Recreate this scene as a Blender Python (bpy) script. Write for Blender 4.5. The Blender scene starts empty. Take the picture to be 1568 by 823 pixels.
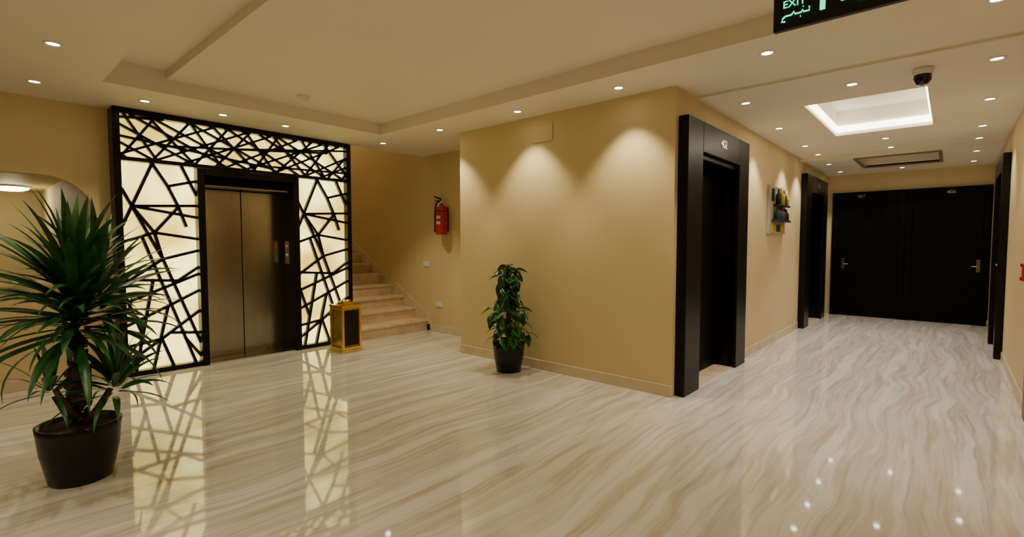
import bpy, bmesh, math, random
from mathutils import Vector, Matrix
random.seed(7)
H=1.33; CZ=2.66
# ------------------------------------------------------------ materials
def mat(name,col,rough=.5,metal=0.,emit=None,estr=0.,var=.06,scale=8.,ior=1.5,bump=0.,stretch=(1,1,1),spec=.5):
    m=bpy.data.materials.new(name); m.use_nodes=True
    nt=m.node_tree; N=nt.nodes; L=nt.links
    b=N['Principled BSDF']
    b.inputs['Roughness'].default_value=rough
    b.inputs['Metallic'].default_value=metal
    b.inputs['IOR'].default_value=ior
    b.inputs['Specular IOR Level'].default_value=spec
    tc=N.new('ShaderNodeTexCoord'); mp=N.new('ShaderNodeMapping'); mp.inputs['Scale'].default_value=stretch
    nz=N.new('ShaderNodeTexNoise'); nz.inputs['Scale'].default_value=scale; nz.inputs['Detail'].default_value=4
    L.new(tc.outputs['Object'],mp.inputs['Vector']); L.new(mp.outputs[0],nz.inputs['Vector'])
    rp=N.new('ShaderNodeValToRGB')
    rp.color_ramp.elements[0].position=.3; rp.color_ramp.elements[1].position=.7
    rp.color_ramp.elements[0].color=[max(0,c*(1-var)) for c in col]+[1]
    rp.color_ramp.elements[1].color=[min(1,c*(1+var)) for c in col]+[1]
    L.new(nz.outputs['Fac'],rp.inputs[0]); L.new(rp.outputs[0],b.inputs['Base Color'])
    if emit:
        b.inputs['Emission Color'].default_value=list(emit)+[1]
        b.inputs['Emission Strength'].default_value=estr
    if bump:
        bp=N.new('ShaderNodeBump'); bp.inputs['Strength'].default_value=bump; bp.inputs['Distance'].default_value=.01
        L.new(nz.outputs['Fac'],bp.inputs['Height']); L.new(bp.outputs[0],b.inputs['Normal'])
    return m
WALL=mat('wall_paint_beige',(.67,.545,.30),.6,var=.03,scale=1.5,spec=.3)
CEIL=mat('ceiling_paint',(.80,.75,.63),.7,var=.02,scale=1.,spec=.3)
BASE=mat('baseboard_marble',(.66,.56,.38),.25,var=.1,scale=6)
BLACK=mat('black_lacquered_wood',(.005,.0035,.003),.33,var=.5,scale=5,stretch=(8,8,1),spec=.2)
DOORW=mat('dark_door_veneer',(.0025,.002,.002),.45,var=.5,scale=5,stretch=(8,8,1),spec=.1)
BROWN=mat('reddish_brown_wood',(.16,.05,.025),.35,var=.3,scale=5,stretch=(8,8,1))
STEEL=mat('brushed_steel',(.33,.305,.245),.19,1.,var=.08,scale=3,stretch=(1,24,.4))
CHROME=mat('satin_chrome',(.7,.68,.64),.22,1.)
GOLD=mat('polished_gold',(.85,.60,.20),.22,1.)
GOLDD=mat('gold_mesh',(.42,.29,.09),.4,1.,var=.3,scale=40)
PLASW=mat('white_plastic',(.75,.73,.68),.4)
PLASB=mat('black_plastic',(.010,.010,.010),.4,spec=.25)
RED=mat('fire_red_paint',(.45,.012,.01),.25)
LABEL=mat('label_paper',(.55,.50,.40),.5)
STAIR=mat('stair_marble',(.70,.55,.37),.22,var=.15,scale=5)
TRUNK=mat('dracaena_bark',(.09,.055,.03),.9,var=.5,scale=22,bump=.8,stretch=(1,1,3))
LEAF=mat('dracaena_leaf',(.02,.105,.022),.38,var=.6,scale=7)
LEAF2=mat('pothos_leaf',(.03,.12,.02),.35,var=.7,scale=11)
LEAFY=mat('pothos_leaf_young',(.22,.36,.03),.4,var=.3,scale=9)
SOIL=mat('potting_soil',(.03,.018,.01),.95,var=.5,scale=40,bump=1.)
POT=mat('black_glazed_pot',(.004,.0035,.0035),.3,var=.3,spec=.3)
MOSS=mat('moss_pole_coir',(.09,.05,.02),.95,var=.5,scale=40,bump=1)
LAMPG=mat('downlight_glow',(1,1,1),.4,emit=(1,.93,.78),estr=26)
LED=mat('cove_led_strip',(1,1,1),.4,emit=(1,.90,.74),estr=8)
DOME=mat('ceiling_lamp_glow',(1,1,1),.4,emit=(1,.97,.75),estr=12)
GREEN=mat('exit_green_glow',(0,.2,.1),.4,emit=(.02,1,.38),estr=2.2)
REDLED=mat('red_led',(.3,0,0),.4,emit=(1,.05,.02),estr=.7)
SMOKE=mat('dark_smoked_dome',(.01,.01,.01),.08)
TRIMB=mat('trim_brown',(.25,.17,.09),.5)  # plain brown for the trim around the far coffer
COLS=[mat('paint_'+n,c,.5) for n,c in [('blue',(.02,.05,.17)),('yellow',(.55,.38,.03)),('dark',(.015,.012,.012)),('red',(.22,.03,.015)),('grey',(.40,.37,.30)),('green',(.03,.06,.03))]]

def panel_mat():
    m=bpy.data.materials.new('backlit_cream_acrylic'); m.use_nodes=True
    nt=m.node_tree;N=nt.nodes;L=nt.links;b=N['Principled BSDF']
    b.inputs['Base Color'].default_value=(.7,.56,.24,1); b.inputs['Roughness'].default_value=.35
    tc=N.new('ShaderNodeTexCoord'); nz=N.new('ShaderNodeTexNoise'); nz.inputs['Scale'].default_value=2.0; nz.inputs['Detail'].default_value=1
    L.new(tc.outputs['Object'],nz.inputs['Vector'])
    rp=N.new('ShaderNodeValToRGB'); e=rp.color_ramp.elements
    e[0].position=.35;e[0].color=(1,.71,.11,1);e[1].position=.65;e[1].color=(1,.86,.27,1)
    L.new(nz.outputs['Fac'],rp.inputs[0]);L.new(rp.outputs[0],b.inputs['Emission Color'])
    mr=N.new('ShaderNodeMapRange');mr.inputs[1].default_value=.35;mr.inputs[2].default_value=.65;mr.inputs[3].default_value=1.6;mr.inputs[4].default_value=3.6
    L.new(nz.outputs['Fac'],mr.inputs[0]);L.new(mr.outputs[0],b.inputs['Emission Strength'])
    return m
PANEL=panel_mat()

def floor_mat():
    m=bpy.data.materials.new('polished_veined_marble');m.use_nodes=True
    nt=m.node_tree;N=nt.nodes;L=nt.links;b=N['Principled BSDF']
    tc=N.new('ShaderNodeTexCoord')
    w=N.new('ShaderNodeTexNoise');w.inputs['Scale'].default_value=.75;w.inputs['Detail'].default_value=2.5
    L.new(tc.outputs['Object'],w.inputs['Vector'])
    mx=N.new('ShaderNodeVectorMath');mx.operation='MULTIPLY_ADD'
    mx.inputs[1].default_value=(.32,.32,0)
    L.new(w.outputs['Color'],mx.inputs[0]);L.new(tc.outputs['Object'],mx.inputs[2])
    def streak(sx,sy,det,rough):
        mp=N.new('ShaderNodeMapping');mp.inputs['Scale'].default_value=(sx,sy,1)
        mp.inputs['Rotation'].default_value=(0,0,math.radians(-6))
        L.new(mx.outputs[0],mp.inputs['Vector'])
        n=N.new('ShaderNodeTexNoise');n.inputs['Scale'].default_value=1;n.inputs['Detail'].default_value=det;n.inputs['Roughness'].default_value=rough
        L.new(mp.outputs[0],n.inputs['Vector']);return n
    n1=streak(7.0,.45,4,.55); n2=streak(22,.8,3,.6)
    r1=N.new('ShaderNodeValToRGB');e=r1.color_ramp.elements
    e[0].position=.30;e[0].color=(.54,.47,.38,1);e[1].position=.72;e[1].color=(.74,.71,.66,1)
    x=e.new(.42);x.color=(.67,.63,.57,1);x=e.new(.50);x.color=(.58,.53,.455,1);x=e.new(.56);x.color=(.72,.685,.635,1)
    L.new(n1.outputs['Fac'],r1.inputs[0])
    r2=N.new('ShaderNodeValToRGB');e=r2.color_ramp.elements
    e[0].position=.38;e[0].color=(.78,.71,.62,1);e[1].position=.50;e[1].color=(1,1,1,1)
    L.new(n2.outputs['Fac'],r2.inputs[0])
    mc=N.new('ShaderNodeMix');mc.data_type='RGBA';mc.blend_type='MULTIPLY';mc.inputs[0].default_value=.65
    L.new(r1.outputs[0],mc.inputs[6]);L.new(r2.outputs[0],mc.inputs[7])
    L.new(mc.outputs[2],b.inputs['Base Color'])
    b.inputs['Roughness'].default_value=.045;b.inputs['IOR'].default_value=1.8
    return m
FLOOR=floor_mat()

# ------------------------------------------------------------ mesh builder
class MB:
    def __init__(s): s.bm=bmesh.new(); s.mats=[]
    def mi(s,m):
        if m not in s.mats: s.mats.append(m)
        return s.mats.index(m)
    def face(s,pts,m,smooth=False):
        vs=[s.bm.verts.new(p) for p in pts]
        f=s.bm.faces.new(vs);f.material_index=s.mi(m);f.smooth=smooth;return f
    def box(s,x0,x1,y0,y1,z0,z1,m,bev=0.,M=None):
        r=bmesh.ops.create_cube(s.bm,size=1)
        T=Matrix.Translation(((x0+x1)/2,(y0+y1)/2,(z0+z1)/2))@Matrix.Diagonal((abs(x1-x0),abs(y1-y0),abs(z1-z0),1))
        if M is not None: T=M@T
        bmesh.ops.transform(s.bm,matrix=T,verts=r['verts'])
        fs=set(f for v in r['verts'] for f in v.link_faces)
        for f in fs:f.material_index=s.mi(m)
        if bev:
            es=list(set(e for v in r['verts'] for e in v.link_edges))
            k=bmesh.ops.bevel(s.bm,geom=es,offset=bev,segments=2,affect='EDGES',profile=.5)
            for f in k['faces']:f.material_index=s.mi(m)
    def lathe(s,prof,m,seg=32,M=None,smooth=True):
        M=M or Matrix.Identity(4);mi=s.mi(m);rings=[]
        for r,z in prof:
            if r<1e-6: rings.append([s.bm.verts.new(M@Vector((0,0,z)))])
            else: rings.append([s.bm.verts.new(M@Vector((r*math.cos(2*math.pi*i/seg),r*math.sin(2*math.pi*i/seg),z))) for i in range(seg)])
        for a,b in zip(rings,rings[1:]):
            for i in range(seg):
                j=(i+1)%seg
                if len(a)==1 and len(b)==1: continue
                if len(a)==1: q=[a[0],b[j],b[i]]
                elif len(b)==1: q=[a[i],a[j],b[0]]
                else: q=[a[i],a[j],b[j],b[i]]
                f=s.bm.faces.new(q);f.material_index=mi;f.smooth=smooth
    def tube(s,pts,rad,m,seg=10,caps=True):
        mi=s.mi(m);pts=[Vector(p) for p in pts];rings=[]
        for i,p in enumerate(pts):
            d=(pts[min(i+1,len(pts)-1)]-pts[max(i-1,0)]).normalized()
            u=d.cross(Vector((0,0,1)))
            if u.length<.05:u=d.cross(Vector((1,0,0)))
            u.normalize();v=d.cross(u)
            r=rad[i] if isinstance(rad,(list,tuple)) else rad
            rings.append([s.bm.verts.new(p+r*(math.cos(2*math.pi*k/seg)*u+math.sin(2*math.pi*k/seg)*v)) for k in range(seg)])
        for a,b in zip(rings,rings[1:]):
            for k in range(seg):
                f=s.bm.faces.new([a[k],a[(k+1)%seg],b[(k+1)%seg],b[k]]);f.material_index=mi;f.smooth=True
        if caps:
            for r in (rings[0],rings[-1]):
                f=s.bm.faces.new(r);f.material_index=mi
    def prism(s,pts,d,m):
        """pts: planar polygon, d: extrude vector"""
        d=Vector(d);mi=s.mi(m)
        a=[s.bm.verts.new(Vector(p)) for p in pts];b=[s.bm.verts.new(Vector(p)+d) for p in pts]
        fs=[s.bm.faces.new(a),s.bm.faces.new(b[::-1])]
        n=len(pts)
        for i in range(n): fs.append(s.bm.faces.new([a[i],b[i],b[(i+1)%n],a[(i+1)%n]]))
        for f in fs:f.material_index=mi
    def done(s,name,parent=None,loc=None,rot=None,norm=True):
        if norm: bmesh.ops.recalc_face_normals(s.bm,faces=s.bm.faces[:])
        me=bpy.data.meshes.new(name);s.bm.to_mesh(me);s.bm.free()
        for m in s.mats:me.materials.append(m)
        o=bpy.data.objects.new(name,me);bpy.context.scene.collection.objects.link(o)
        if loc:o.location=loc
        if rot:o.rotation_euler=rot
        if parent:o.parent=parent
        return o
def empty(name,loc=(0,0,0),rot=None):
    o=bpy.data.objects.new(name,None);o.location=loc;o.empty_display_size=.1
    if rot:o.rotation_euler=rot
    bpy.context.scene.collection.objects.link(o);return o
def boxo(name,x0,x1,y0,y1,z0,z1,m,parent=None,bev=0.):
    b=MB();b.box(x0,x1,y0,y1,z0,z1,m,bev);return b.done(name,parent)
def text(name,s,size,loc,rot,m,parent=None,ext=.002):
    c=bpy.data.curves.new(name,'FONT');c.body=s;c.size=size;c.extrude=ext;c.align_x='CENTER';c.align_y='CENTER'
    c.materials.append(m);o=bpy.data.objects.new(name,c);bpy.context.scene.collection.objects.link(o)
    o.location=loc;o.rotation_euler=rot
    if parent:o.parent=parent
    return o

# ------------------------------------------------------------ room shell
XW=-6.25; XL=-6.05; XR=.48; YB=-2.0; YE=11.0
boxo('floor',-10.9,.7,YB-.2,YE+.2,-.1,0,FLOOR)
boxo('wall_back',-6.45,.68,YB-.15,YB,0,2.95,WALL)
boxo('wall_right',XR,XR+.15,YB,YE,0,2.95,WALL)
boxo('wall_end',-1.97,XR+.15,YE,YE+.15,0,2.95,WALL)
boxo('wall_front_block',-4.45,-1.97,4.07,4.22,0,2.95,WALL)
boxo('wall_block_return',-4.45,-4.3,4.22,4.95,0,2.95,WALL)
def cwall():
    b=MB()
    for y0,y1,z0,z1 in [(4.07,4.42,0,2.95),(4.42,5.55,2.17,2.95),(5.55,9.0,0,2.95),(9.0,10.2,2.17,2.95),(10.2,YE,0,2.95)]:
        b.box(-1.97,-1.77,y0,y1,z0,z1,WALL)
    b.done('wall_corridor_left')
cwall()
boxo('wall_recess',-6.1,-4.45,4.8,4.95,0,2.95,WALL)
boxo('wall_stair_far',-10.9,-6.1,4.8,4.95,0,4.6,WALL)
boxo('wall_stair_near',-10.9,XW,3.42,3.57,0,4.6,WALL)
boxo('wall_stair_end',-10.9,-10.75,3.57,4.8,0,4.6,WALL)
boxo('wall_stair_upper',-6.1,-6.0,3.42,4.95,2.95,4.6,WALL)
boxo('ceiling_stairwell',-10.9,-6.0,3.42,4.95,4.6,4.7,CEIL)
b=MB()
b.box(XW-.15,XW,YB,-1.0,0,2.95,WALL)
b.box(XW-.15,XW,-1.0,.92,1.97,2.95,WALL)
b.box(XW-.15,XW,.92,1.05,0,2.95,WALL)
b.box(XW-.15,XW,-1.0,.92,0,.95,WALL)
b.box(XW-.2,XW+.03,-1.0,.92,.95,.98,BASE)
arc=[(XW-.15,.92-.38+.38*math.sin(a),1.97-.38+.38*math.cos(a)) for a in [i*math.pi/2/10 for i in range(11)]]
b.prism(arc+[(XW-.15,.92,1.97)],(.15,0,0),WALL)
b.done('wall_left')
boxo('wall_alcove_right',-10.9,XW-.15,.92,1.07,0,2.4,WALL)
boxo('wall_alcove_left',-10.9,XW-.15,-1.15,-1.0,0,2.4,WALL)
boxo('wall_alcove_end',-10.9,-10.75,-1.0,.92,0,2.4,WALL)
boxo('ceiling_alcove',-10.9,XW-.15,-1.15,1.07,2.13,2.2,WALL)
boxo('wall_elevator_shaft',-6.6,-6.42,1.05,3.42,0,2.95,WALL)

# ceiling
b=MB()
b.box(XW-.1,XR+.1,YB-.1,YE+.1,2.93,3.0,CEIL)
TX0,TX1,TY0,TY1=-5.25,-.25,.85,3.5
b.box(XW,TX0,YB,3.5,CZ,2.93,CEIL)
b.box(TX1,XR,YB,3.5,CZ,2.93,CEIL)
b.box(TX0,TX1,YB,TY0,CZ,2.93,CEIL)
b.box(-6.1,XR,TY1,4.5,CZ,2.93,CEIL)
b.box(-6.1,-4.3,4.5,4.8,CZ,2.93,CEIL)
b.box(TX0,TX1,1.30,TY1,2.79,2.93,CEIL)
b.box(TX0,TX1,TY0,1.30,2.86,2.93,CEIL)
def ring(x0,x1,y0,y1,hx0,hx1,hy0,hy1,z):
    b.box(x0,hx0,y0,y1,z,2.93,CEIL);b.box(hx1,x1,y0,y1,z,2.93,CEIL)
    b.box(hx0,hx1,y0,hy0,z,2.93,CEIL);b.box(hx0,hx1,hy1,y1,z,2.93,CEIL)
CZ1=2.64;CZ2=2.60
C1=(-1.09,-.19,5.42,7.18);C2=(-1.09,-.17,8.95,10.05)
ring(-1.77,XR,4.5,8.7,*C1,CZ1)
ring(-1.77,XR,8.7,YE,*C2,CZ2)
b.done('ceiling')
b=MB()
x0,x1,y0,y1=C1
z0,z1=2.68,2.75
b.box(x0,x1,y1-.02,y1,z0,z1,LED);b.box(x0,x1,y0,y0+.02,z0,z1,LED)
b.box(x0,x0+.02,y0+.02,y1-.02,z0,z1,LED);b.box(x1-.02,x1,y0+.02,y1-.02,z0,z1,LED)
b.done('cove_led_strip')
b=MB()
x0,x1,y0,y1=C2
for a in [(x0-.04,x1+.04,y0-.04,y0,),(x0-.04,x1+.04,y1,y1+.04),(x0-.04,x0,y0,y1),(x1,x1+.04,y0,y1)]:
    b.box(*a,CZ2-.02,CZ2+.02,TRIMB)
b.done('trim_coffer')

def bb(name,*boxes):
    b=MB()
    for q in boxes:b.box(*q,BASE,.004)
    b.done(name)
bb('baseboard_front',(-4.46,-1.755,4.055,4.07,0,.10))
bb('baseboard_recess',(-6.05,-4.45,4.785,4.8,0,.10))
bb('baseboard_corridor_left',(-1.77,-1.755,5.82,8.73,0,.10),(-1.77,-1.755,10.47,YE,0,.10))
bb('baseboard_right',(XR-.015,XR,5.42,7.85,0,.10),(XR-.015,XR,9.25,YE,0,.10))
bb('baseboard_left',(XW,XW+.015,YB,1.03,0,.10))

# ------------------------------------------------------------ elevator portal
ep=empty('elevator_portal')
Y0,Y1=1.04,3.56
b=MB()
fx0,fx1=XW,XL
def fr(y0,y1,z0,z1,x0=fx0,x1=fx1): b.box(x0,x1,y0,y1,z0,z1,BLACK,.004)
fr(Y0,Y0+.06,0,CZ-.01); fr(Y1-.06,Y1,0,CZ-.01,-6.42)
fr(Y0+.06,Y1-.06,2.60,CZ-.01)
fr(Y0+.06,Y1-.06,2.145,2.185)
fr(1.74,1.81,0,2.145,-6.42,XL+.02); fr(2.77,2.84,0,2.145,-6.42,XL+.02)
fr(1.81,2.77,2.07,2.145,-6.42,XL+.02)
fr(Y0+.06,1.74,0,.05);fr(2.84,Y1-.06,0,.05)
b.done('frame',ep)
b=MB()
b.box(-6.17,-6.14,Y0+.06,1.74,.05,2.145,PANEL)
b.box(-6.17,-6.14,2.84,Y1-.06,.05,2.145,PANEL)
b.box(-6.17,-6.14,Y0+.06,Y1-.06,2.185,2.60,PANEL)
b.done('backlit_panels',ep)
def clip(p,q,r):
    x0,x1,y0,y1=r;dx=q[0]-p[0];dy=q[1]-p[1];t0,t1=0.,1.
    for pp,qq in ((-dx,p[0]-x0),(dx,x1-p[0]),(-dy,p[1]-y0),(dy,y1-p[1])):
        if abs(pp)<1e-9:
            if qq<0:return None
        else:
            t=qq/pp
            if pp<0:t0=max(t0,t)
            else:t1=min(t1,t)
    if t0>=t1:return None
    return (p[0]+t0*dx,p[1]+t0*dy),(p[0]+t1*dx,p[1]+t1*dy)
lat=MB()
def bar(p,q,r,w=.015):
    c=clip(p,q,r)
    if not c:return
    (a,bz),(c2,d)=c
    L=math.hypot(c2-a,d-bz)
    if L<.02:return
    M=Matrix.Translation((-6.10,(a+c2)/2,(bz+d)/2))@Matrix.Rotation(math.atan2(d-bz,c2-a),4,'X')
    lat.box(-.02,.02,-L/2-w*.6,L/2+w*.6,-w,w,BLACK,0,M)
A=(.12,.79);B=(.60,.895);C=(.40,.665);D=(.50,.535);E=(.55,.30);F=(.45,.14);G=(.74,.795)
SEG=[((.40,1),A),((0,.87),A),(A,(1,.805)),(A,(1,.745)),((.40,1),B),(B,(1,.93)),(B,G),((.80,1),(1,.86)),(G,(.84,.70)),
(A,C),(C,G),(C,(1,.635)),(A,(0,.70)),((0,.62),C),(C,D),(A,D),(D,(1,.575)),(D,(.02,.43)),
(D,(1,.10)),((.24,.64),(.92,0)),((0,.44),(.70,.425)),((.70,.425),(1,.49)),((0,.33),(1,.455)),((0,.22),E),(E,(1,.37)),
((.36,.435),(.10,0)),(E,(.33,0)),((0,.12),F),(F,(1,.265)),(F,(.60,0)),((0,.045),F),((.60,.165),(1,.15)),((0,.36),(.2,.17)),((.78,.13),(1,.03))]
for (ya,yb) in ((Y0+.06,1.74),(2.84,Y1-.06)):
    R=(ya,yb,.05,2.145)
    for (p,q) in SEG:
        f=lambda u:(ya+(yb-ya)*(u[0]),.05+2.095*u[1])
        bar(f(p),f(q),R,.0145)
R=(Y0+.06,Y1-.06,2.185,2.60)
rnd=random.Random(3)
n=8
W=R[1]-R[0]
for i in range(n+1):
    y=R[0]+W*i/n
    for dy in (.34,-.36,.8,-.85):
        y2=y+dy+rnd.uniform(-.1,.1)
        bar((y+rnd.uniform(-.06,.06),2.185),(y2,2.60),R,.012)
for k in range(5):
    y=R[0]+W*k/4+rnd.uniform(-.1,.1);
    za=rnd.uniform(2.22,2.56);bar((y-.9,za),(y+.9,za+rnd.uniform(-.22,.22)),R,.012)
lat.done('lattice',ep)
b=MB()
b.box(-6.42,-6.40,1.81,2.77,1.95,2.07,BLACK)
b.box(-6.40,-6.375,1.81,2.285,.012,1.95,STEEL,.003);b.box(-6.40,-6.375,2.293,2.77,.012,1.95,STEEL,.003)
b.box(-6.41,-6.40,2.28,2.30,.0,1.95,BLACK)
b.box(-6.40,-6.06,1.81,2.77,0,.01,CHROME)
b.box(-6.37,-6.12,1.81,2.77,1.96,1.975,STEEL)
b.done('sliding_doors',ep)
b=MB()
b.box(-6.27,-6.17,2.755,2.77,1.08,1.36,CHROME,.003)
b.box(-6.24,-6.20,2.751,2.756,1.285,1.315,REDLED)
b.lathe([(0,0),(.018,0),(.018,.008),(0,.008)],PLASW,16,Matrix.Translation((-6.22,2.755,1.19))@Matrix.Rotation(math.pi/2,4,'X'))
b.done('call_panel',ep)

# ------------------------------------------------------------ staircase
b=MB()
rise,run,n=.165,.31,13
for i in range(n):
    x1=-5.98-i*run; 
    b.box(-10.7 if i==n-1 else x1-run-.02,x1-.02,3.575,4.79,0 if i==0 else i*rise-.05,(i+1)*rise-.035,STAIR)
    b.box(x1-run-.03,x1,3.575,4.79,(i+1)*rise-.035,(i+1)*rise,STAIR,.006)
    if i>0:b.box(x1-run,x1-.02,3.6,4.77,0,i*rise-.04,STAIR)
b.done('staircase')
b=MB()
a=[(-5.93,4.785,.12),(-5.93,4.785,.0),(-6.0,4.785,0.),(-6.0-n*run,4.785,n*rise),(-6.0-n*run,4.785,n*rise+.27),(-6.02,4.785,.27)]
b.prism(a,(0,.014,0),BASE)
b.done('trim_stair_skirting')

# ------------------------------------------------------------ corridor doors (left wall)
def side_door(name,y0,label,leaf=True):
    e=empty(name,(-1.77,y0,0))
    b=MB();W=1.68
    def q(a,c,z0,z1,x0=-.2,x1=.09): b.box(x0,x1,a,c,z0,z1,BLACK,.006)
    q(0,.34,0,2.42,.001,.09);q(W-.32,W,0,2.42,.001,.09);q(.34,W-.32,2.15,2.42,.001,.09)
    q(.295,.34,0,2.15,-.19,.05);q(W-.32,W-.265,0,2.15,-.19,.05);q(.34,W-.32,2.10,2.15,-.19,.05)
    b.done('surround',e)
    b=MB()
    b.box(-.17,-.13,.34,W-.32,.012,2.10,DOORW,.003)
    for (z0,z1) in ((.15,.95),(1.1,1.95)):
        b.box(-.13,-.125,.50,W-.48,z0,z1,DOORW,.004)
    b.done('leaf',e)
    b=MB()
    yh=.42
    b.box(-.13,-.122,yh-.025,yh+.025,.98,1.2,CHROME,.003)
    b.tube([(-.125,yh,1.12),(-.075,yh,1.12),(-.07,yh+.02,1.12),(-.07,yh+.13,1.12)],.009,CHROME)
    b.done('handle',e)
    b=MB();b.box(-.19,.06,.345,W-.325,.0,.008,STAIR);b.done('threshold',e)
    text('number',label,.11,(.094,W/2+.02,2.29),(math.pi/2,0,math.pi/2),CHROME,e)
    return e
side_door('door_1',4.13,'402')
side_door('door_2',8.76,'403')

def end_door(name,x0,x1,label,hx,lx):
    e=empty(name,(0,YE,0));b=MB()
    s=.09
    b.box(x0,x0+s,-.07,-.001,0,2.27,DOORW,.006);b.box(x1-s,x1,-.07,-.001,0,2.27,DOORW,.006)
    b.box(x0+s,x1-s,-.07,-.001,2.10,2.27,DOORW,.006);b.done('surround',e)
    b=MB();b.box(x0+s,x1-s,-.05,-.001,.01,2.10,DOORW,.003);b.done('leaf',e)
    b=MB();sg=1 if hx<(x0+x1)/2 else -1
    b.box(hx-.025,hx+.025,-.06,-.05,.87,1.07,STEEL,.003)
    b.tube([(hx,-.055,.96),(hx,-.10,.96),(hx+sg*.03,-.105,.96),(hx+sg*.09,-.105,.96)],.008,CHROME);b.done('handle',e)
    text('number',label,.08,(lx,-.074,2.185),(math.pi/2,0,0),STEEL,e)
end_door('door_3',-1.68,-.60,'407',-1.49,-1.24)
end_door('door_4',-.60,.475,'406',.34,-.02)
def right_door(name,y0,y1,zt,m,pr=.07):
    e=empty(name,(XR,0,0));b=MB()
    b.box(-pr,-.001,y0,y0+.16,0,zt,m,.005);b.box(-pr,-.001,y1-.16,y1,0,zt,m,.005);b.box(-pr,-.001,y0+.16,y1-.16,zt-.2,zt,m,.005)
    b.done('surround',e)
    b=MB();b.box(-.025,-.001,y0+.16,y1-.16,.01,zt-.2,m,.003);b.done('leaf',e)
    b=MB();b.box(-.033,-.025,y0+.2,y0+.25,.95,1.17,CHROME,.002);b.tube([(-.03,y0+.225,1.08),(-.07,y0+.225,1.08),(-.075,y0+.34,1.08)],.009,CHROME);b.done('handle',e)
right_door('door_5',7.9,9.2,2.36,BLACK)
right_door('door_6',4.15,5.40,2.26,BROWN,.03)
b=MB();b.box(XR-.05,XR-.001,5.62,5.78,1.03,1.17,RED,.006);b.box(XR-.054,XR-.049,5.655,5.745,1.06,1.14,LABEL,.001)
b.done('fire_alarm_call_point')

# ------------------------------------------------------------ exit sign
e=empty('exit_sign',(-.645,2.55,2.30))
a=MB();a.box(0,.56,-.015,.015,0,.21,PLASB,.004)
a.box(.08,.09,-.004,.004,.21,.492,PLASW);a.box(.47,.48,-.004,.004,.21,.492,PLASW);a.done('housing',e)
text('exit_text','EXIT',.045,(.085,-.018,.108),(math.pi/2,0,0),GREEN,e,.001)
g=MB()
def gp(pts,w=.006):
    g.tube([(x,-.018,z) for x,z in pts],w,GREEN,6)
gp([(.145,.075),(.145,.058),(.123,.058),(.12,.067),(.112,.058),(.09,.058),(.085,.07),(.075,.058),(.05,.058)],.0035)
gp([(.05,.058),(.04,.05),(.036,.037),(.05,.034)],.0035);gp([(.11,.042),(.112,.042)],.004);gp([(.12,.082),(.122,.082)],.0035)
def gb(x0,x1,z0,z1): g.box(x0,x1,-.019,-.0155,z0,z1,GREEN)
gb(.185,.205,.045,.18);gb(.185,.28,.165,.18);gb(.262,.28,.06,.18);gb(.205,.23,.085,.10)
g.lathe([(0,0),(.017,0),(.017,.003),(0,.003)],GREEN,16,Matrix.Translation((.34,-.0155,.175))@Matrix.Rotation(math.pi/2,4,'X'))
gp([(.335,.15),(.32,.11)],.014);gp([(.32,.11),(.345,.085),(.33,.045)],.009);gp([(.32,.11),(.295,.085),(.262,.08)],.009);gp([(.335,.15),(.365,.13),(.385,.14)],.007);gp([(.33,.15),(.30,.14),(.295,.115)],.007)
gb(.43,.52,.095,.12);g.prism([(.41,-.0155,.1075),(.45,-.0155,.06),(.45,-.0155,.155)],(0,-.0035,0),GREEN)
g.done('pictogram',e)

# ------------------------------------------------------------ wall art
e=empty('bottle_wall_art',(-1.77,6.88,1.46))
a=MB();a.box(.001,.035,0,.82,0,.62,COLS[4],.004);a.done('canvas',e)
a=MB()
a.box(.035,.12,.1,.74,.16,.185,COLS[2],.003);a.box(.035,.12,.16,.70,.36,.38,COLS[2],.003)
def bottle(y,z,h,c,r=.035):
    a.lathe([(0,0),(r,0),(r,h*.6),(r*.35,h*.75),(r*.35,h),(0,h)],c,14,Matrix.Translation((.078,y,z)))
bottle(.2,.185,.17,COLS[5]);bottle(.32,.185,.16,COLS[0],.04);bottle(.44,.185,.17,COLS[3]);bottle(.56,.185,.16,COLS[2]);bottle(.66,.185,.15,COLS[2])
bottle(.24,.38,.2,COLS[2]);bottle(.38,.38,.22,COLS[1],.045);bottle(.52,.38,.2,COLS[2]);bottle(.63,.38,.2,COLS[1])
a.box(.035,.045,.1,.3,.02,.13,COLS[1]);a.box(.035,.045,.34,.5,.03,.12,COLS[0]);a.box(.035,.045,.54,.72,.02,.13,COLS[1]);a.box(.035,.04,.08,.2,.42,.58,COLS[2])
a.done('shelf_and_bottles',e)

# ------------------------------------------------------------ fire extinguisher
e=empty('fire_extinguisher',(-5.53,4.69,1.46))
a=MB()
a.lathe([(0,0),(.075,0),(.085,.012),(.085,.36),(.077,.395),(.045,.42),(.025,.43),(.025,.45),(0,.45)],RED,32)
n_=14
for (z0,z1) in ((.15,.19),(.23,.27)):
    for k in range(n_):
        t0=-math.pi/2+.25+.8*(k/n_-.5);t1=-math.pi/2+.25+.8*((k+1)/n_-.5)
        a.face([(.0858*math.cos(t0),.0858*math.sin(t0),z0),(.0858*math.cos(t1),.0858*math.sin(t1),z0),(.0858*math.cos(t1),.0858*math.sin(t1),z1),(.0858*math.cos(t0),.0858*math.sin(t0),z1)],LABEL,True)
a.done('cylinder',e)
a=MB()
a.lathe([(0,.45),(.022,.45),(.022,.485),(.014,.5),(0,.5)],CHROME,16)
a.box(-.012,.012,-.02,.012,.47,.50,CHROME,.002)
a.prism([(-.012,-.01,.5),(-.012,-.13,.535),(-.012,-.13,.548),(-.012,-.01,.525)],(.024,0,0),PLASB)
a.prism([(-.012,-.01,.485),(-.012,-.12,.475),(-.012,-.12,.487),(-.012,-.01,.497)],(.024,0,0),PLASB)
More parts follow.
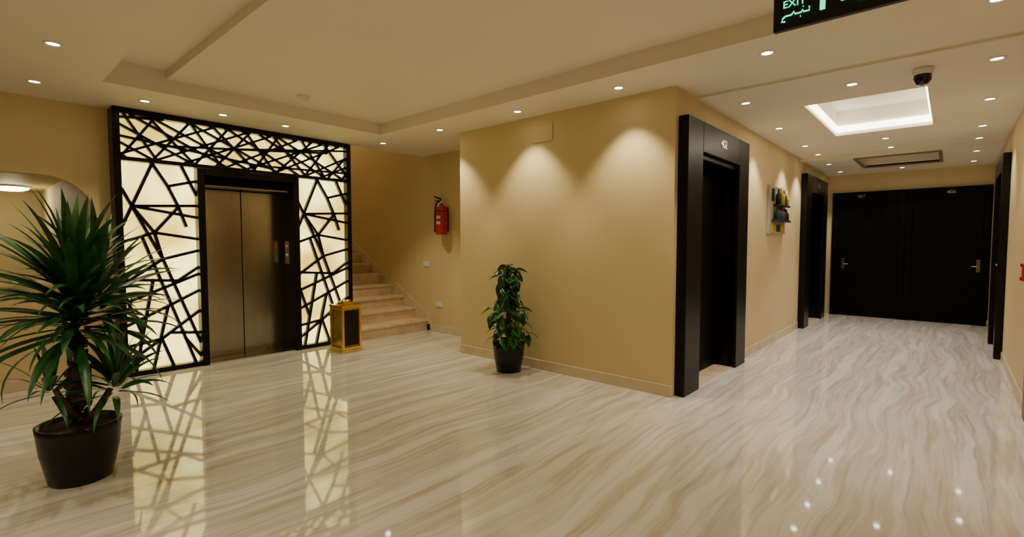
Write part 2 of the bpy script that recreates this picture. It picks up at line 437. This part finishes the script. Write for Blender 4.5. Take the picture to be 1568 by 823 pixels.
a.tube([(0,0.01,.48),(-.06,0,.49),(-.11,-.01,.45),(-.118,-.02,.36),(-.112,-.03,.2),(-.105,-.03,.12)],.011,PLASB)
a.tube([(-.105,-.03,.14),(-.103,-.03,.04)],[.013,.02],PLASB)
a.done('valve_and_hose',e)
a=MB();a.box(-.03,.03,.08,.1102,.05,.40,PLASB);a.tube([(.088*math.cos(t),.088*math.sin(t),.34) for t in [i*math.pi/12 for i in range(25)]],.005,PLASB,6);a.done('bracket',e)
def plate(name,x,z,w=.085,h=.085):
    a=MB();a.box(x-w/2,x+w/2,4.79,4.7995,z-h/2,z+h/2,PLASW,.003);a.box(x-.02,x+.02,4.784,4.791,z-.028,z+.028,PLASW,.002);a.done(name)
plate('light_switch',-6.02,1.02,.14);plate('wall_socket',-5.72,.42,.14)
a=MB();a.box(-3.32,-3.06,4.06,4.0695,2.38,2.56,WALL,.003);a.done('trim_access_panel')

# ------------------------------------------------------------ gold bin
e=empty('gold_lantern_bin',(-5.60,3.19,0),(0,0,math.radians(4)))
a=MB();w=.12;h=.58
for sx in(-1,1):
    for sy in(-1,1):
        a.box(sx*w-.014,sx*w+.014,sy*w-.014,sy*w+.014,0,h,GOLD,.003)
for z0,z1 in((0,.03),(.03,.06),(h-.05,h-.02),(h-.02,h)):
    k=w+ (.022 if z0 in (0,h-.02) else .012)
    a.box(-k,k,-k,k,z0,z1,GOLD,.003)
a.box(-.07,.07,-.07,.07,h,h+.03,GOLD,.004);a.lathe([(.06,h+.03),(.06,h+.05),(.05,h+.05),(.045,h+.035),(0,h+.035)],GOLD,24)
a.done('frame',e)
a=MB();a.box(-w+.005,w-.005,-w+.005,w-.005,.06,h-.05,GOLDD);a.box(w-.004,w+.002,-w+.022,w-.022,.08,h-.07,PLASB,.001);a.box(-w+.03,w-.03,-w-.002,-w+.004,.09,h-.08,GOLD,.001)
a.done('panels',e)

# ------------------------------------------------------------ plants
def pot(par,r0,r1,h):
    a=MB()
    a.lathe([(0,0),(r0*.96,0),(r0,.01),(r0+(r1-r0)*.75,h*.55),(r1,h*.9),(r1*1.02,h),(r1*.95,h),(r1*.92,h*.92),(0,h*.92)],POT,48)
    a.done('pot',par)
    a=MB();a.lathe([(0,h*.96),(r1*.5,h*.95),(r1*.93,h*.925)],SOIL,32);a.done('soil',par)
def blade(mb,base,az,el,L,w,droop,m,n=7,tw=0.):
    p=Vector(base);s=L/n;mi=mb.mi(m);rows=[]
    for i in range(n+1):
        t=i/n
        e=el-droop*t**1.6
        d=Vector((math.cos(az)*math.cos(e),math.sin(az)*math.cos(e),math.sin(e)))
        side=Vector((-math.sin(az),math.cos(az),0)); up=side.cross(d)*-1
        side=(side*math.cos(tw)+up*math.sin(tw))
        ww=w*(.5+.5*math.sin(min(1,t*1.8)*math.pi/2))*(1-t**2.8)
        if i==n: ww=.0008
        c=p.copy()
        rows.append([mb.bm.verts.new(c-side*ww/2+up*ww*.15),mb.bm.verts.new(c),mb.bm.verts.new(c+side*ww/2+up*ww*.15)])
        p=p+d*s
    for a,b_ in zip(rows,rows[1:]):
        for k in(0,1):
            f=mb.bm.faces.new([a[k],a[k+1],b_[k+1],b_[k]]);f.material_index=mi;f.smooth=True
e=empty('potted_dracaena',(-3.66,.43,0))
pot(e,.145,.188,.325)
rn=random.Random(11)
a=MB()
tp=[(0,0,.29),(.01,0,.45),(-.01,.01,.62),(.0,.0,.78),(.01,.01,.92),(.0,0,1.06)]
a.tube(tp,[.062,.057,.054,.052,.046,.03],TRUNK,16)
for i in range(26):
    t=.34+i*.026;an=i*2.4;a.tube([(.048*math.cos(an),.048*math.sin(an),t),(.064*math.cos(an),.064*math.sin(an),t+.02)],[.016,.006],TRUNK,6)
a.tube([(.03,.02,.3),(.07,.09,.42),(.08,.13,.50)],[.022,.02,.015],TRUNK,10)
a.tube([(.02,-.02,.36),(.04,-.07,.46),(.05,-.1,.54)],[.02,.018,.012],TRUNK,10)
a.done('trunk',e)
a=MB()
def crown(c,n,Lr,w,emin,emax,spread):
    for i in range(n):
        t=i/(n-1);az=i*2.39996+rn.uniform(-.3,.3)
        el=math.radians(emin+(emax-emin)*t+rn.uniform(-12,12))
        z=c[2]+spread*(t-.5)
        r=.04*(1-t*.6)
        blade(a,(c[0]+r*math.cos(az),c[1]+r*math.sin(az),z),az,el,rn.uniform(*Lr),w*rn.uniform(.8,1.2),math.radians(rn.uniform(35,85)*(1.12-.75*t)),LEAF,8,rn.uniform(-.5,.5))
crown((0,0,.96),120,(.40,.56),.054,-18,80,.34)
crown((.03,.10,1.02),40,(.36,.50),.050,-5,80,.2)
crown((.08,.15,.52),32,(.24,.36),.040,-5,80,.12)
crown((.05,-.12,.54),14,(.2,.28),.034,-5,80,.06)
a.done('leaves',e,norm=False)

e=empty('potted_pothos',(-3.42,3.80,0))
pot(e,.125,.165,.30)
a=MB();a.tube([(0,0,.27),(0,0,.6),(0,0,1.03)],[.03,.028,.026],MOSS,14);a.done('moss_pole',e)
def heart(mb,pos,az,el,roll,s,m):
    out=[(0,0),(.30,-.12),(.50,.08),(.52,.35),(.38,.68),(.16,.95),(0,1.12)]
    R=Matrix.Rotation(az,4,'Z')@Matrix.Rotation(-el,4,'Y')@Matrix.Rotation(roll,4,'X')
    T=Matrix.Translation(pos)@R
    mi=mb.mi(m);mid=[];l=[];r=[]
    for (w,t) in out:
        bend=-.28*t*t
        tt=max(t,0)
        mid.append(mb.bm.verts.new(T@(Vector((tt,0,bend))*s)))
        if w>0:
            l.append(mb.bm.verts.new(T@(Vector((t,w,bend+.14*w))*s)));r.append(mb.bm.verts.new(T@(Vector((t,-w,bend+.14*w))*s)))
        else: l.append(None);r.append(None)
    for S in (l,r):
        for i in range(len(out)-1):
            q=[mid[i],mid[i+1]]+[v for v in (S[i+1],S[i]) if v]
            if len(set(q))>=3:
                f=mb.bm.faces.new(q);f.material_index=mi;f.smooth=True
a=MB()
for i in range(130):
    t=i/129;z=.33+.76*t+rn.uniform(-.02,.02);az=i*2.39996+rn.uniform(-.3,.3)
    R=(.17 if t<.45 else .13-.05*t)*rn.uniform(.5,1.1)
    if .03<t<.18:R*=1.3
    p=Vector((R*math.cos(az),min(R*math.sin(az),.15),z))
    m=LEAFY if (rn.random()<.07) else LEAF2
    a.tube([(.02*math.cos(az),.02*math.sin(az),z-.04),(p.x*.6,p.y*.6,z+.005),tuple(p)],.0022,LEAF2,5)
    heart(a,p,az+rn.uniform(-.5,.5),math.radians(rn.uniform(-65,5)),rn.uniform(-.4,.4),rn.uniform(.085,.115),m)
for i in range(5):
    heart(a,Vector((.01*i-.02,0,1.07+.01*i)),i*1.3,math.radians(20),0,.08,LEAF2)
a.done('leaves',e,norm=False)

# ------------------------------------------------------------ ceiling fixtures
SPOTE=60
def ring_mesh():
    a=MB()
    a.lathe([(.052,.0),(.05,-.006),(.038,-.008),(.034,-.002)],PLASW,24)
    a.lathe([(0,-.003),(.034,-.003)],LAMPG,24)
    o=a.done('tmp');me=o.data;bpy.data.objects.remove(o);return me
RM=ring_mesh()
WARM=(1,.85,.60);NEUT=(1,.90,.78)
def down(x,y,z,en=1.,ang=90,col=WARM):
    o=bpy.data.objects.new('recessed_downlight',RM);o.location=(x,y,z);bpy.context.scene.collection.objects.link(o)
    l=bpy.data.lights.new('beam','SPOT');l.energy=SPOTE*en;l.color=col;l.spot_size=math.radians(ang);l.spot_blend=.65;l.shadow_soft_size=.03
    lo=bpy.data.objects.new('beam',l);lo.parent=o;lo.location=(0,0,-.02);bpy.context.scene.collection.objects.link(lo)
for x in (0.15,-1.0,-2.16,-3.3,-4.5,-5.65): down(x,3.80,CZ)
for y in (2.52,1.88,1.22): down(-5.65,y,CZ,.42)
for x,k in ((-5.65,.35),(-4.5,.5),(-3.3,.8),(-2.1,.9),(-.9,.9)): down(x,.48,CZ,k)
for x,k in ((-5,.4),(-3.3,.8),(-1.6,1),(0,1)): down(x,-1.1,CZ,k)  # unseen row behind the camera, added for ambient fill
for x in (-1.47,-.65,.2): down(x,4.93,CZ1,.9,col=NEUT)
for y in (6.25,7.6,8.45): down(-1.5,y,CZ1,.9,col=NEUT);down(.22,y,CZ1,.55,col=NEUT)
down(-.65,7.7,CZ1,.65,col=NEUT);down(-.65,8.45,CZ1,.5,col=NEUT)
for y in (9.3,10.4): down(-1.5,y,CZ2,.75,col=NEUT);down(.22,y,CZ2,.45,col=NEUT)
down(-.65,10.5,CZ2,.45,col=NEUT)
def dome(name,x,y,z,r,en,col=(1,.8,.5)):
    e=empty(name,(x,y,z));a=MB()
    a.lathe([(r*1.05,0),(r*1.05,-.02),(r,-.025)],PLASW,32);a.lathe([(r,-.02),(r*.9,-.05),(r*.6,-.07),(0,-.08)],DOME,32);a.done('diffuser',e)
    l=bpy.data.lights.new('bulb','POINT');l.energy=en;l.color=col;l.shadow_soft_size=.1
    o=bpy.data.objects.new('bulb',l);o.location=(0,0,-.22);o.parent=e;bpy.context.scene.collection.objects.link(o)
dome('stair_fill_lamp',-9.7,.53,2.13,.2,6,(1,.88,.5))
dome('stair_fill_lamp',-8.2,4.2,4.6,.2,13,(1,.72,.38))  # unseen lamp, added to light the stairwell dimly from above
a=MB();a.lathe([(.06,0),(.06,-.015),(.05,-.03),(.035,-.035),(.03,-.05),(0,-.055)],PLASW,32);a.done('smoke_detector',loc=(-4.83,2.34,2.79))
e=empty('dome_security_camera',(-.20,4.86,CZ1))
a=MB();a.lathe([(0,.002),(.065,.002),(.065,-.03),(.055,-.045),(.05,-.05)],PLASW,32);a.done('base',e)
a=MB();a.lathe([(.052,-.04),(.056,-.065),(.052,-.09),(.035,-.115),(.0,-.125)],SMOKE,32)
a.lathe([(.02,0),(.022,.012),(0,.014)],PLASB,20,Matrix.Translation((-.02,-.045,-.085))@Matrix.Rotation(math.pi/2+.3,4,'X'));a.done('ball',e)

# ------------------------------------------------------------ world, camera
w=bpy.data.worlds.new('world');bpy.context.scene.world=w;w.use_nodes=True
w.node_tree.nodes['Background'].inputs[0].default_value=(1,.8,.55,1);w.node_tree.nodes['Background'].inputs[1].default_value=.1
c=bpy.data.cameras.new('camera');c.sensor_width=36;c.lens=756/1568*36;c.clip_start=.02
o=bpy.data.objects.new('camera',c);o.location=(0,0,H);o.rotation_euler=(math.pi/2-math.atan(38/756.),0,math.radians(41.6))
bpy.context.scene.collection.objects.link(o);bpy.context.scene.camera=o
